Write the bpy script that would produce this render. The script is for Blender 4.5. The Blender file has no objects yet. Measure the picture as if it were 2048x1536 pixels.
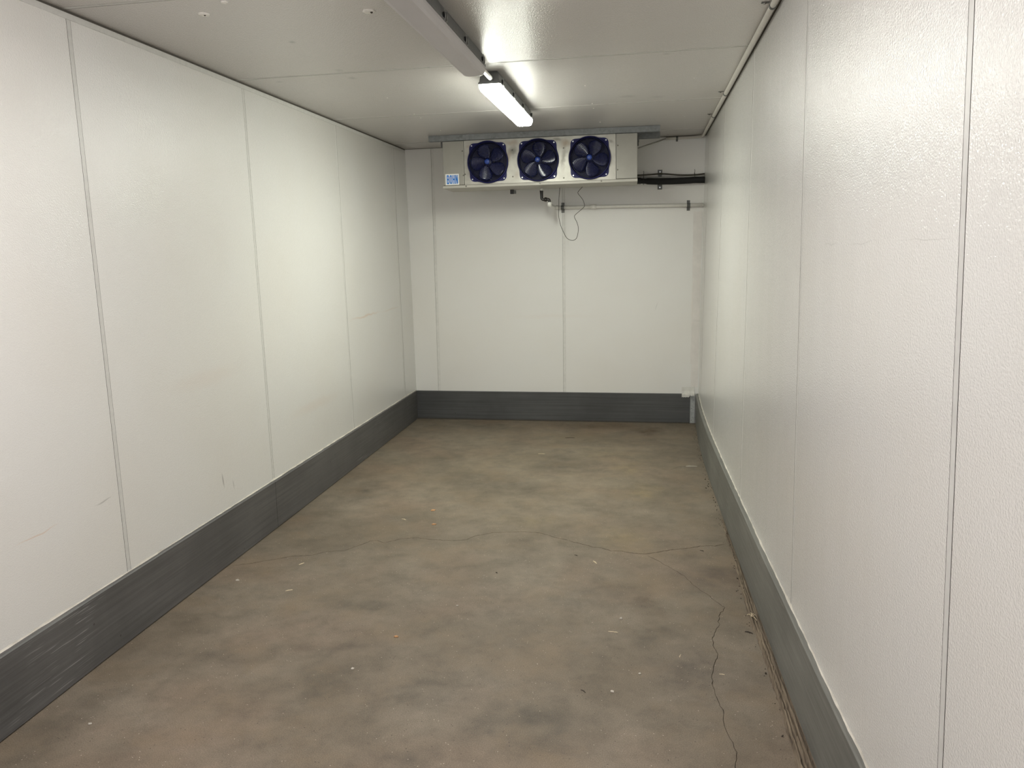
import bpy, bmesh, math, random
from math import sin, cos, pi, sqrt, atan2, radians
from mathutils import Vector, Matrix, Euler
from mathutils import noise as pnoise
from mathutils.geometry import delaunay_2d_cdt

random.seed(7)
SC = bpy.context.scene
COL = SC.collection
H0 = 2.30


# ------------------------------------------------------------------ room surfaces
def zc(x, y):
    """height of the ceiling"""
    return H0 + .0085 * (x - 1.2) + .006 * (y - 3.5)


def xl(y, z):
    """left wall face"""
    return -.0123 * (z - 1.15) - .0083 * (y - 4)


RBY = [-1.6, 0.0, 1.23, 1.77, 2.1, 2.5, 3.1, 3.7, 4.4, 5.2, 5.9, 6.72, 7.2]
RBX = [2.60, 2.545, 2.503, 2.485, 2.471, 2.462, 2.443, 2.428, 2.412, 2.396, 2.394, 2.415, 2.43]


def interp(v, xs, ys):
    if v <= xs[0]:
        return ys[0]
    for i in range(len(xs) - 1):
        if v <= xs[i + 1]:
            t = (v - xs[i]) / (xs[i + 1] - xs[i])
            return ys[i] + t * (ys[i + 1] - ys[i])
    return ys[-1]


def smooth_interp(v, xs, ys, w=.22):
    return sum(interp(v + d * w, xs, ys) for d in (-1, -.5, 0, .5, 1)) / 5


def xr(y, z):
    """right wall face (its foot bows in towards the far end)"""
    t = z / H0
    return smooth_interp(y, RBY, RBX) * (1 - t) + 2.428 * t


YB = 6.715       # back wall face
Y0 = -.6        # the open front of the room


def kick_l(y):
    return interp(y, [-.6, 1.92, 2.4, 3.07, 4.1, 6.73], [.075, .053, .042, .037, .030, -.003])


def kick_r(y):
    return smooth_interp(y, RBY, RBX) - .021


# ------------------------------------------------------------------ node materials
def new_mat(name):
    m = bpy.data.materials.new(name)
    m.use_nodes = True
    nt = m.node_tree
    for n in list(nt.nodes):
        nt.nodes.remove(n)
    out = nt.nodes.new('ShaderNodeOutputMaterial')
    b = nt.nodes.new('ShaderNodeBsdfPrincipled')
    nt.links.new(b.outputs[0], out.inputs[0])
    return m, nt, b


def setin(node, key, val):
    if key in node.inputs:
        node.inputs[key].default_value = val


def c4(c):
    return (c[0], c[1], c[2], 1.0)


class NT:
    """small helper to wire procedural textures"""
    def __init__(self, nt):
        self.nt = nt
        self.co = nt.nodes.new('ShaderNodeTexCoord').outputs['Object']

    def link(self, a, b):
        self.nt.links.new(a, b)

    def mapping(self, loc=(0, 0, 0), rot=(0, 0, 0), scale=(1, 1, 1), src=None, kind='POINT'):
        n = self.nt.nodes.new('ShaderNodeMapping')
        n.vector_type = kind
        n.inputs['Location'].default_value = loc
        n.inputs['Rotation'].default_value = rot
        n.inputs['Scale'].default_value = scale
        self.link(src or self.co, n.inputs['Vector'])
        return n.outputs[0]

    def noise(self, scale, detail=3, rough=.5, src=None, color=False):
        n = self.nt.nodes.new('ShaderNodeTexNoise')
        n.inputs['Scale'].default_value = scale
        n.inputs['Detail'].default_value = detail
        n.inputs['Roughness'].default_value = rough
        self.link(src or self.co, n.inputs['Vector'])
        return n.outputs['Color' if color else 'Fac']

    def voronoi(self, scale, src=None, out='Distance', rnd=1.0):
        n = self.nt.nodes.new('ShaderNodeTexVoronoi')
        n.inputs['Scale'].default_value = scale
        n.inputs['Randomness'].default_value = rnd
        self.link(src or self.co, n.inputs['Vector'])
        return n.outputs[out]

    def ramp(self, fac, stops, interp_='LINEAR'):
        n = self.nt.nodes.new('ShaderNodeValToRGB')
        n.color_ramp.interpolation = interp_
        els = n.color_ramp.elements
        while len(els) < len(stops):
            els.new(.5)
        for e, (p, c) in zip(els, stops):
            e.position = p
            e.color = c4(c) if isinstance(c, tuple) else (c, c, c, 1)
        self.link(fac, n.inputs[0])
        return n.outputs[0]

    def mix(self, fac, a, b, mode='MIX'):
        n = self.nt.nodes.new('ShaderNodeMix')
        n.data_type = 'RGBA'
        n.blend_type = mode
        for s, v in ((n.inputs[0], fac), (n.inputs[6], a), (n.inputs[7], b)):
            if isinstance(v, (int, float)):
                s.default_value = v
            elif isinstance(v, tuple):
                s.default_value = c4(v)
            else:
                self.link(v, s)
        return n.outputs[2]

    def math(self, op, a, b=0.0, clamp=False):
        n = self.nt.nodes.new('ShaderNodeMath')
        n.operation = op
        n.use_clamp = clamp
        for s, v in ((n.inputs[0], a), (n.inputs[1], b)):
            if isinstance(v, (int, float)):
                s.default_value = v
            else:
                self.link(v, s)
        return n.outputs[0]

    def warp(self, amount, scale, detail=3, src=None):
        """coordinates pushed about by noise"""
        col = self.noise(scale, detail, .6, src, True)
        s = self.nt.nodes.new('ShaderNodeVectorMath')
        s.operation = 'SUBTRACT'
        self.link(col, s.inputs[0])
        s.inputs[1].default_value = (.5, .5, .5)
        k = self.nt.nodes.new('ShaderNodeVectorMath')
        k.operation = 'SCALE'
        self.link(s.outputs[0], k.inputs[0])
        k.inputs['Scale'].default_value = amount
        a = self.nt.nodes.new('ShaderNodeVectorMath')
        a.operation = 'ADD'
        self.link(src or self.co, a.inputs[0])
        self.link(k.outputs[0], a.inputs[1])
        return a.outputs[0]

    def blob(self, src, loc, scale, rot=(0, 0, 0), inner=.2):
        """1 inside an ellipsoid, falling to 0 at its edge"""
        v = self.mapping(loc, rot, scale, src, 'TEXTURE')
        n = self.nt.nodes.new('ShaderNodeVectorMath')
        n.operation = 'LENGTH'
        self.link(v, n.inputs[0])
        r = self.nt.nodes.new('ShaderNodeMapRange')
        r.interpolation_type = 'SMOOTHSTEP'
        r.inputs['From Min'].default_value = inner
        r.inputs['From Max'].default_value = 1
        r.inputs['To Min'].default_value = 1
        r.inputs['To Max'].default_value = 0
        self.link(n.outputs['Value'], r.inputs['Value'])
        return r.outputs[0]

    def bump(self, b, height, strength, dist, normal=None):
        n = self.nt.nodes.new('ShaderNodeBump')
        n.inputs['Strength'].default_value = strength
        n.inputs['Distance'].default_value = dist
        self.link(height, n.inputs['Height'])
        if normal is not None:
            self.link(normal, n.inputs['Normal'])
        self.link(n.outputs[0], b.inputs['Normal'])
        return n.outputs[0]


def plain(name, col, rough=.5, metal=0.0, spec=.5, vary=.12, vscale=40, bump=0, bscale=200, coat=0):
    m, nt, b = new_mat(name)
    t = NT(nt)
    f = t.noise(vscale, 4, .6)
    dark = tuple(max(0, c * (1 - vary)) for c in col)
    lite = tuple(min(1, c * (1 + vary)) for c in col)
    t.link(t.ramp(f, [(.3, dark), (.7, lite)]), b.inputs['Base Color'])
    setin(b, 'Roughness', rough)
    setin(b, 'Metallic', metal)
    setin(b, 'Specular IOR Level', spec)
    setin(b, 'Coat Weight', coat)
    setin(b, 'Coat Roughness', .12)
    if bump:
        t.bump(b, t.noise(bscale, 2), bump, .001)
    return m


def wall_paint(name, col, marks=(), bump=.35, rough=.4, bscale=235, spec=.5):
    """white baked paint on embossed sheet metal; marks are scuffs (loc, size, rot, colour, weight)"""
    m, nt, b = new_mat(name)
    t = NT(nt)
    f = t.noise(1.6, 2, .6)
    base = t.ramp(f, [(.32, tuple(c * k for c, k in zip(col, (.985, .975, .96)))), (.62, col)])
    if marks:
        w = t.warp(.03, 9, 1)
        for loc, size, rot, c, k in marks:
            base = t.mix(t.math('MULTIPLY', t.blob(w, loc, size, rot, .1), k), base, c)
    t.link(base, b.inputs['Base Color'])
    setin(b, 'Roughness', rough)
    setin(b, 'Specular IOR Level', .25)
    n = t.noise(bscale, 1, .5)
    t.bump(b, n, bump, .0012)
    # the hard clear face of the baked paint: tiny mirror facets on the embossing
    setin(b, 'Coat Weight', 1.0)
    setin(b, 'Coat Roughness', .13)
    k = nt.nodes.new('ShaderNodeBump')
    k.inputs['Strength'].default_value = .9
    k.inputs['Distance'].default_value = .0024
    t.link(n, k.inputs['Height'])
    t.link(k.outputs[0], b.inputs['Coat Normal'])
    return m


def kick_paint(name, col, streak, axis='y', sc=.45, gloss=.5):
    """grey painted boards with scratches running along their length"""
    m, nt, b = new_mat(name)
    t = NT(nt)
    s = (110, 1.3, 110) if axis == 'y' else (1.3, 110, 110)
    st = t.mapping(scale=s)
    n1 = t.noise(1.0, 5, .62, st)
    base = t.ramp(n1, [(.3, tuple(c * .78 for c in col)), (.7, tuple(c * 1.2 for c in col))])
    patch = t.ramp(t.noise(2.2, 4, .6), [(.35, .82), (.65, 1.1)])
    base = t.mix(1.0, base, patch, 'MULTIPLY')
    s2 = (230, 3.2, 230) if axis == 'y' else (3.2, 230, 230)
    fine = t.noise(1.0, 2, .4, t.mapping(loc=(3, 5, 1), scale=s2))
    zone = t.ramp(t.noise(1.7, 2, .5, t.mapping(loc=(9, 2, 4))), [(.57, 0.0), (.68, 1.0)])
    scr = t.math('MULTIPLY', t.ramp(fine, [(.64, 0.0), (.69, sc)]), zone)
    base = t.mix(scr, base, streak)
    dots = t.ramp(t.voronoi(16, t.mapping(loc=(.3, .1, .7))), [(.06, .85), (.09, 0.0)])
    keep = t.ramp(t.noise(5, 1), [(.56, 0.0), (.6, .8)])
    base = t.mix(t.math('MULTIPLY', dots, keep), base, (.02, .018, .016))
    t.link(base, b.inputs['Base Color'])
    setin(b, 'Roughness', gloss)
    t.bump(b, n1, .25, .0012)
    return m


def concrete():
    m, nt, b = new_mat('stained_concrete')
    t = NT(nt)
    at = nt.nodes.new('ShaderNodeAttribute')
    at.attribute_name = 'slab_tone'
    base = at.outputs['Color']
    wp = t.warp(.07, 6, 2)
    cl = t.ramp(t.noise(7.5, 5, .72, wp), [(.28, .74), (.50, 1.0), (.72, 1.2)])
    base = t.mix(1.0, base, cl, 'MULTIPLY')
    base = t.mix(t.ramp(t.noise(3.1, 4, .66, t.mapping(loc=(5, 2, 0), src=wp)), [(.50, 0.0), (.72, .55)]), base, (.200, .150, .098))
    # sand grain, dark pits and pale aggregate
    grain = t.noise(300, 2, .7)
    base = t.mix(.8, base, t.ramp(grain, [(.3, .62), (.5, 1.0), (.7, 1.40)]), 'MULTIPLY')
    pk = t.noise(19, 0)
    v = t.voronoi(62)
    base = t.mix(t.math('MULTIPLY', t.ramp(v, [(.075, .9), (.105, 0.0)]), t.ramp(pk, [(.57, 0.0), (.6, 1.0)])), base, (.55, .49, .40))
    base = t.mix(t.math('MULTIPLY', t.ramp(v, [(.10, .85), (.14, 0.0)]), t.ramp(pk, [(.36, 1.0), (.39, 0.0)])), base, (.05, .04, .03))
    t.link(base, b.inputs['Base Color'])
    setin(b, 'Roughness', .62)
    setin(b, 'Specular IOR Level', .35)
    t.bump(b, grain, .3, .002)
    return m


FK = .80
D = (.060, .054, .046)
BR = (.085, .052, .028)
YE = (.30, .238, .135)
PU = (.082, .068, .064)
PK = (.265, .195, .155)
STAINS_AND_FAR_LIGHT = [((1.25, 5.3), (1.3, 1.5), (.300, .250, .178), .42), ((1.44, 5.30), (.30, .30), D, .60), ((1.10, 4.78), (.36, .24), D, .62), ((.26, 4.52), (.15, .24), D, .5),  # first entry: tan slab tone that also paints the far floor brighter
          ((1.98, 6.36), (.20, .17), BR, .85), ((1.62, 6.52), (.5, .14), BR, .5), ((.62, 6.45), (.55, .2), D, .45),
          ((2.27, 3.46), (.16, .21), PU, .75), ((1.79, 3.27), (.17, .12), D, .42), ((2.0, 2.87), (.10, .10), D, .5),
          ((2.14, 2.62), (.19, .17), PU, .58), ((1.22, 2.36), (.24, .11), D, .50), ((.88, 2.42), (.19, .13), D, .48),
          ((.92, 2.64), (.20, .08), D, .42), ((.89, 2.98), (.17, .07), D, .50), ((1.62, 2.22), (.28, .17), D, .58),
          ((.16, 2.12), (.10, .18), D, .50), ((.5, 2.53), (.18, .10), D, .45), ((.40, 3.56), (.24, .22), D, .22),
          ((.62, 5.4), (.12, .40), D, .42), ((1.0, 5.9), (.12, .3), D, .34), ((1.30, 2.02), (.18, .08), D, .5),
          ((.85, 4.9), (.2, .2), D, .3), ((2.2, 4.9), (.12, .3), D, .3), ((.62, 4.1), (.2, .2), D, .22),
          ((1.2, 3.1), (.35, .2), D, .15), ((1.95, 6.0), (.3, .2), BR, .34), ((1.45, 6.1), (.35, .2), (.14, .10, .05), .4),
          ((1.96, 4.72), (.13, .20), YE, .55), ((1.90, 5.22), (.14, .2), YE, .45), ((1.90, 3.92), (.16, .22), YE, .42),
          ((1.36, 4.10), (.22, .14), YE, .30), ((.70, 2.74), (.35, .20), PK, .40), ((.55, 2.0), (.4, .2), PK, .35),
          ((1.75, 4.4), (.10, .28), BR, .26), ((1.70, 5.6), (.25, .25), YE, .22), ((2.0, 3.15), (.06, .3), BR, .34)]


def slab_colour(x, y):
    """the slab's own mottling and its old stains, plus painted far-floor brightness, at a point"""
    P = Vector((x, y, 0))
    wv = pnoise.noise_vector(P * 2.6 + Vector((3, 1, 7)))
    Q = P + wv * .16
    n = .5 + .5 * pnoise.fractal(Q * 1.7, .62, 2.0, 6) * .85
    stops = [(.22, (.180, .150, .117)), (.45, (.206, .174, .139)), (.60, (.220, .187, .151)), (.80, (.238, .204, .167))]
    c = [interp(n, [p for p, _ in stops], [q[i] for _, q in stops]) for i in range(3)]
    tn = max(0, min(1, (pnoise.fractal(P * 1.3 + Vector((9, 4, 2)), .6, 2.0, 3) - .0) * 1.4)) * .5
    for i in range(3):
        c[i] += (( .235, .172, .130)[i] - c[i]) * tn
    w2 = pnoise.noise_vector(P * 5 + Vector((1, 8, 3))) * .09 + pnoise.noise_vector(P * 14) * .06
    R = P + w2
    for (sx, sy), (rx, ry), col, k in STAINS_AND_FAR_LIGHT:
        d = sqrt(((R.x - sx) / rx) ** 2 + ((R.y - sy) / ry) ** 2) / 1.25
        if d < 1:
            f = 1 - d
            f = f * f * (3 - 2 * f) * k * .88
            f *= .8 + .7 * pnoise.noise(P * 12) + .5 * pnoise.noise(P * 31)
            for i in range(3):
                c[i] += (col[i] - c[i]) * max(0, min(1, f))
    return [max(0, v * FK * k) for v, k in zip(c, (1.02, 1.0, .94))]


def galvanised(name, base=(.45, .47, .48), rough=.42, metal=.75, scale=55):
    m, nt, b = new_mat(name)
    t = NT(nt)
    v = t.voronoi(scale, None, 'Color')
    sp = t.ramp(v, [(.2, tuple(c * .90 for c in base)), (.8, tuple(min(1, c * 1.08) for c in base))])
    di = t.ramp(t.noise(9, 5, .65), [(.34, .62), (.46, 1.0)])
    t.link(t.mix(1.0, sp, di, 'MULTIPLY'), b.inputs['Base Color'])
    setin(b, 'Roughness', rough)
    setin(b, 'Metallic', metal)
    t.bump(b, t.noise(120, 2), .12, .001)
    return m


def embossed_aluminium(name, smudges=()):
    m, nt, b = new_mat(name)
    t = NT(nt)
    f = t.noise(7, 5, .6)
    base = t.ramp(f, [(.3, (.30, .29, .255)), (.7, (.43, .415, .37))])
    w = t.warp(.06, 14, 4)
    for loc, size, rot, c, k in smudges:
        base = t.mix(t.math('MULTIPLY', t.blob(w, loc, size, rot, .05), k), base, c)
    t.link(base, b.inputs['Base Color'])
    setin(b, 'Metallic', .55)
    setin(b, 'Roughness', .38)
    t.bump(b, t.noise(330, 1), .5, .0012)
    return m


def emitter(name, col, strength):
    m, nt, b = new_mat(name)
    setin(b, 'Base Color', (.8, .8, .8, 1))
    setin(b, 'Emission Color', c4(col))
    setin(b, 'Emission Strength', strength)
    setin(b, 'Roughness', .4)
    return m


# ------------------------------------------------------------------ mesh helpers
def add_box(bm, lo, hi, mi=0, bevel=0):
    ret = bmesh.ops.create_cube(bm, size=1)
    vs = ret['verts']
    for v in vs:
        v.co = Vector([lo[i] + (v.co[i] + .5) * (hi[i] - lo[i]) for i in range(3)])
    fs = {f for v in vs for f in v.link_faces}
    for f in fs:
        f.material_index = mi
    if bevel:
        es = list({e for v in vs for e in v.link_edges})
        r = bmesh.ops.bevel(bm, geom=es, offset=bevel, segments=2, affect='EDGES', profile=.6)
        for f in r['faces']:
            f.material_index = mi
    return vs


def add_tube(bm, pts, r, seg=12, cap=True, mi=0):
    """round tube along points; r a number or one radius per point"""
    pts = [Vector(p) for p in pts]
    n = len(pts)
    rs = r if isinstance(r, (list, tuple)) else [r] * n
    tang = []
    for i in range(n):
        a = pts[max(0, i - 1)]
        c = pts[min(n - 1, i + 1)]
        tang.append((c - a).normalized())
    up = Vector((0, 0, 1)) if abs(tang[0].z) < .9 else Vector((1, 0, 0))
    nrm = tang[0].cross(up).normalized()
    rings = []
    for i in range(n):
        nrm = (nrm - tang[i] * nrm.dot(tang[i])).normalized()
        bn = tang[i].cross(nrm)
        rings.append([bm.verts.new(pts[i] + (nrm * cos(2 * pi * k / seg) + bn * sin(2 * pi * k / seg)) * rs[i]) for k in range(seg)])
    for i in range(n - 1):
        for k in range(seg):
            f = bm.faces.new((rings[i][k], rings[i][(k + 1) % seg], rings[i + 1][(k + 1) % seg], rings[i + 1][k]))
            f.smooth = True
            f.material_index = mi
    if cap:
        for ring in (rings[0][::-1], rings[-1]):
            f = bm.faces.new(ring)
            f.material_index = mi


def add_ring(bm, centre, R, r, axis='y', seg=40, rs=6):
    """a torus"""
    c = Vector(centre)
    rings = []
    for i in range(seg):
        a = 2 * pi * i / seg
        ring = []
        for k in range(rs):
            b = 2 * pi * k / rs
            d, h = R + r * cos(b), r * sin(b)
            p = {'y': (d * cos(a), h, d * sin(a)), 'z': (d * cos(a), d * sin(a), h), 'x': (h, d * cos(a), d * sin(a))}[axis]
            ring.append(bm.verts.new(c + Vector(p)))
        rings.append(ring)
    for i in range(seg):
        for k in range(rs):
            f = bm.faces.new((rings[i][k], rings[i][(k + 1) % rs], rings[(i + 1) % seg][(k + 1) % rs], rings[(i + 1) % seg][k]))
            f.smooth = True


def add_loft(bm, loops, cap0=True, cap1=True, mi=0, smooth=False):
    L = [[bm.verts.new(p) for p in lp] for lp in loops]
    n = len(L[0])
    for a, b in zip(L, L[1:]):
        for k in range(n):
            f = bm.faces.new((a[k], a[(k + 1) % n], b[(k + 1) % n], b[k]))
            f.material_index = mi
            f.smooth = smooth
    if cap0:
        bm.faces.new(L[0][::-1]).material_index = mi
    if cap1:
        bm.faces.new(L[-1]).material_index = mi


def add_prism(bm, poly, fn0, fn1, mi=0):
    """poly: 2-D outline; fn0/fn1 place it at the two ends"""
    add_loft(bm, [[fn0(p) for p in poly], [fn1(p) for p in poly]], mi=mi)


def obj(name, bm, mats, parent=None, loc=None, recalc=True, smooth_angle=None):
    if recalc:
        bmesh.ops.recalc_face_normals(bm, faces=bm.faces)
    me = bpy.data.meshes.new(name)
    bm.to_mesh(me)
    bm.free()
    for mm in (mats if isinstance(mats, (list, tuple)) else [mats]):
        me.materials.append(mm)
    o = bpy.data.objects.new(name, me)
    COL.objects.link(o)
    if parent is not None:
        o.parent = parent
    if loc is not None:
        o.location = loc
    return o


def tag(o, label, cat, group=None, kind=None):
    o['label'] = label
    o['category'] = cat
    if group:
        o['group'] = group
    if kind:
        o['kind'] = kind
    return o


def thing(name, label, cat, loc=(0, 0, 0), rot=(0, 0, 0), group=None):
    o = bpy.data.objects.new(name, None)
    o.empty_display_size = .1
    COL.objects.link(o)
    o.location = loc
    o.rotation_euler = rot
    return tag(o, label, cat, group)


def struct(name, bm, mats, label=None, cat=None, recalc=True):
    o = obj(name, bm, mats, recalc=recalc)
    o['kind'] = 'structure'
    if label:
        o['label'] = label
        o['category'] = cat
    return o


def copy_tree(o, parent=None):
    c = o.copy()
    COL.objects.link(c)
    if parent is not None:
        c.parent = parent
    for ch in [k for k in bpy.data.objects if k.parent == o]:
        copy_tree(ch, c)
    return c


def smooth_pts(pts, n=8):
    """Catmull-Rom through the points"""
    P = [Vector(p) for p in pts]
    P = [P[0] * 2 - P[1]] + P + [P[-1] * 2 - P[-2]]
    out = []
    for i in range(1, len(P) - 2):
        for k in range(n):
            t = k / n
            a, b, c, d = P[i - 1], P[i], P[i + 1], P[i + 2]
            out.append(.5 * (2 * b + (c - a) * t + (2 * a - 5 * b + 4 * c - d) * t * t + (3 * b - a - 3 * c + d) * t ** 3))
    out.append(P[-2])
    return out


# ------------------------------------------------------------------ materials
WHITE = (.70, .694, .672)
M = {}
OR = (.62, .36, .20)
GR = (.22, .21, .20)
M['wall_left'] = wall_paint('white_embossed_wall_left', WHITE, [
    ((-.01, 5.5, 1.008), (.2, .42, .012), (.02, 0, 0), OR, .38), ((-.01, 6.1, 1.01), (.2, .3, .008), (0, 0, 0), OR, .22),
    ((.014, 3.368, .398), (.2, .008, .045), (.12, 0, 0), GR, .7), ((.014, 3.458, .362), (.2, .006, .035), (.12, 0, 0), GR, .5),
    ((.02, 2.53, .571), (.2, .055, .005), (0, 0, 0), GR, .5), ((.02, 2.2, .56), (.2, .12, .004), (0, 0, 0), OR, .4),
    ((.0, 4.5, .55), (.2, .5, .05), (0, 0, 0), OR, .10), ((0, 3.3, .9), (.2, .4, .06), (0, 0, 0), OR, .08)])
M['wall_right'] = wall_paint('white_embossed_wall_right', (.735, .728, .706), [
    ((2.445, 1.55, 1.449), (.2, .17, .0022), (0, 0, 0), GR, .22), ((2.445, 1.95, 1.450), (.2, .16, .0025), (0, 0, 0), GR, .18),
    ((2.445, 2.25, 1.451), (.2, .1, .003), (0, 0, 0), GR, .2), ((2.43, 2.9, .5), (.2, .1, .003), (.5, 0, 0), GR, .2),
    ((2.43, 2.2, .42), (.2, .08, .004), (.7, 0, 0), GR, .16), ((2.42, 3.5, .55), (.2, .1, .003), (.6, 0, 0), GR, .16)])
M['wall_back'] = wall_paint('white_embossed_wall_back', (.75, .742, .717), [
    ((2.06, 6.7, .98), (.005, .2, .05), (0, .35, 0), GR, .22), ((2.36, 6.7, 1.0), (.03, .2, .25), (0, 0, 0), OR, .16),
    ((1.2, 6.7, .9), (.5, .2, .03), (0, 0, 0), OR, .05)])
M['ceiling'] = wall_paint('white_embossed_ceiling', (.64, .612, .588), [
    ((.547, 3.22, 2.29), (.02, .03, .1), (0, 0, .4), GR, .45), ((.541, 3.76, 2.29), (.03, .05, .1), (0, 0, .2), GR, .30),
    ((.54, 3.93, 2.29), (.03, .04, .1), (0, 0, .2), GR, .34), ((.168, 3.92, 2.29), (.03, .03, .1), (0, 0, 0), GR, .3),
    ((1.855, 4.85, 2.31), (.08, .06, .1), (0, 0, .3), GR, .28), ((2.026, 4.92, 2.31), (.06, .04, .1), (0, 0, .3), GR, .22),
    ((2.05, 3.85, 2.31), (.03, .02, .1), (0, 0, .3), GR, .3)])
M['joint'] = plain('smooth_joint_sealant', (.575, .57, .545), .42, vary=.06)
M['back_joint'] = plain('pale_joint_sealant', (.68, .67, .64), .42, vary=.06)
M['flashing'] = plain('painted_flashing', (.71, .68, .65), .45, vary=.05, vscale=12)
M['gap'] = plain('panel_grime_and_gap_shade', (.075, .068, .056), .8)
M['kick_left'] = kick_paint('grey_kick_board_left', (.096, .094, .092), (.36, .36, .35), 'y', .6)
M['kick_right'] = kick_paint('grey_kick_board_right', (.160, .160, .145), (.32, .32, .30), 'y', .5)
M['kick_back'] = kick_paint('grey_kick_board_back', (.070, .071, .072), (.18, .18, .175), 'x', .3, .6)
M['caulk'] = plain('cream_caulk', (.58, .55, .485), .6, vary=.16, vscale=18)
M['floor'] = concrete()
M['crack'] = plain('crack_dirt', (.105, .083, .060), .95, vary=.5, vscale=30)
M['galv'] = galvanised('galvanised_strut', (.20, .208, .212), .5, .35)
M['bracket'] = galvanised('galvanised_bracket', (.135, .138, .132), .5, .5, 90)
M['angle'] = galvanised('galvanised_angle', (.42, .44, .43), .5, .5, 70)
BK = (.10, .095, .08)
RU = (.22, .15, .09)
M['panel'] = embossed_aluminium('embossed_aluminium', [
    ((.53, 0, .25), (.05, .2, .06), (0, .5, 0), BK, .8), ((.49, 0, .2), (.03, .2, .08), (0, .3, 0), RU, .5),
    ((.52, 0, .31), (.07, .2, .03), (0, 0, 0), RU, .4), ((.92, 0, .29), (.06, .2, .04), (0, .2, 0), RU, .5),
    ((.905, 0, .19), (.025, .2, .13), (0, .12, 0), BK, .62), ((.86, 0, .32), (.05, .2, .025), (0, 0, 0), BK, .6),
    ((1.25, 0, .29), (.03, .2, .02), (0, .2, 0), BK, .6), ((1.2, 0, .31), (.05, .2, .02), (0, 0, 0), BK, .5),
    ((.55, 0, .08), (.03, .2, .05), (0, .4, 0), RU, .2), ((.2, 0, .3), (.03, .2, .02), (0, .2, 0), RU, .25),
    ((.185, 0, .1), (.02, .2, .03), (0, .2, 0), BK, .2)])
M['end_panel'] = plain('satin_sheet_metal', (.315, .304, .272), .45, .35, vary=.05, vscale=9, bump=.08)
M['pan'] = plain('drain_pan_metal', (.44, .425, .38), .45, .4, vary=.06, vscale=8)
M['dark_inside'] = plain('dark_fan_throat', (.003, .004, .030), .6)
M['blue'] = plain('deep_blue_fan_plastic', (.004, .005, .080), .5, spec=.3, vary=.15)
M['guard'] = plain('dark_blue_wire', (.005, .007, .045), .35, spec=.4)
M['blade'] = plain('navy_fan_blade', (.005, .009, .060), .22, spec=.42, vary=.15, coat=.1)
M['hub'] = plain('blue_hub', (.012, .045, .26), .35, vary=.1)
M['label_white'] = plain('white_sticker', (.80, .80, .78), .5, vary=.02)
M['label_blue'] = plain('sticker_blue', (.002, .165, .60), .5, vary=.03)
M['screw'] = plain('dull_screw', (.16, .15, .13), .45, .6)
M['bright_screw'] = plain('bright_screw', (.62, .63, .64), .3, .8)
M['housing'] = plain('grey_fixture_housing', (.13, .135, .137), .5, vary=.06)
M['lens_off'] = plain('unlit_frosted_lens', (.56, .54, .555), .42, vary=.02, vscale=4)
M['lens_on'] = emitter('lit_frosted_lens', (.97, 1.0, .885), 98.0)
M['added_lens_on'] = emitter('added_lit_frosted_lens', (1.0, .95, .945), 68.0)  # lens of the added fixture out of view
M['added_lens_edge'] = emitter('added_lit_frosted_lens_side', (1.0, .95, .945), 44.0)
M['lens_edge'] = emitter('lit_frosted_lens_side', (.97, 1.0, .885), 26.0)
M['clip'] = plain('black_latch', (.02, .02, .02), .4)
M['wire_clip'] = plain('latch_wire', (.45, .45, .44), .35, .7)
M['pvc'] = plain('white_pvc', (.77, .755, .71), .38, vary=.04)
M['pvc_white'] = plain('bright_white_pvc', (.80, .80, .77), .35, vary=.03)
M['conduit'] = plain('painted_conduit', (.60, .58, .53), .42, vary=.05)
M['black'] = plain('black_foam_insulation', (.006, .006, .006), .75)
M['black_fit'] = plain('black_plastic_fitting', (.012, .010, .008), .4)
M['greypipe'] = plain('dull_grey_line', (.33, .325, .30), .4, .3)
M['olive'] = plain('olive_cable', (.055, .048, .030), .5)
M['wire'] = plain('thin_dark_wire', (.045, .042, .032), .5)
M['tape'] = plain('white_tape', (.66, .65, .61), .5, vary=.08, vscale=30)
M['seal'] = plain('white_sealant', (.78, .76, .71), .5, vary=.08, vscale=90)
M['hole'] = plain('dark_hole', (.03, .025, .02), .9)
M['straw'] = plain('pale_straw', (.62, .52, .36), .7, vary=.2)
M['chip'] = plain('tan_wood_chip', (.48, .26, .12), .7, vary=.2)
M['twig'] = plain('dark_twig', (.035, .026, .018), .8)
M['pebble'] = plain('white_pebble', (.50, .465, .40), .8)
M['sill'] = None
def sill_mat():
    m, nt, b = new_mat('worn_sill_wood')
    t = NT(nt)
    n = t.noise(1, 6, .65, t.mapping(scale=(150, 5, 30)))
    base = t.ramp(n, [(.30, (.035, .025, .016)), (.45, (.12, .09, .062)), (.62, (.21, .165, .115)), (.75, (.31, .255, .185))])
    t.link(base, b.inputs['Base Color'])
    setin(b, 'Roughness', .85)
    t.bump(b, n, .8, .004)
    return m
M['sill'] = sill_mat()


# ------------------------------------------------------------------ the room
SEAM_W = .020


def seam_profile(u0, u1, seams, step=.2):
    """(position, offset out of the panel, material of the span that starts here)"""
    marks = sorted(seams)
    pts = []
    prev = u0
    pts.append((u0, 0, 0))
    for s, gap in marks:
        n = max(1, int((s - gap - prev) / step))
        for i in range(1, n):
            pts.append((prev + (s - gap - prev) * i / n, 0, 0))
        pts += [(s - gap, 0, 1), (s - gap * .9, -.006, 1), (s - gap * .1, -.006, 1), (s, -.0005, 2), (s + SEAM_W, -.0005, 1), (s + SEAM_W + .0003, 0, 0)]
        prev = s + SEAM_W + .0003
    n = max(1, int((u1 - prev) / step))
    for i in range(1, n + 1):
        pts.append((prev + (u1 - prev) * i / n, 0, 0))
    return pts


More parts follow.
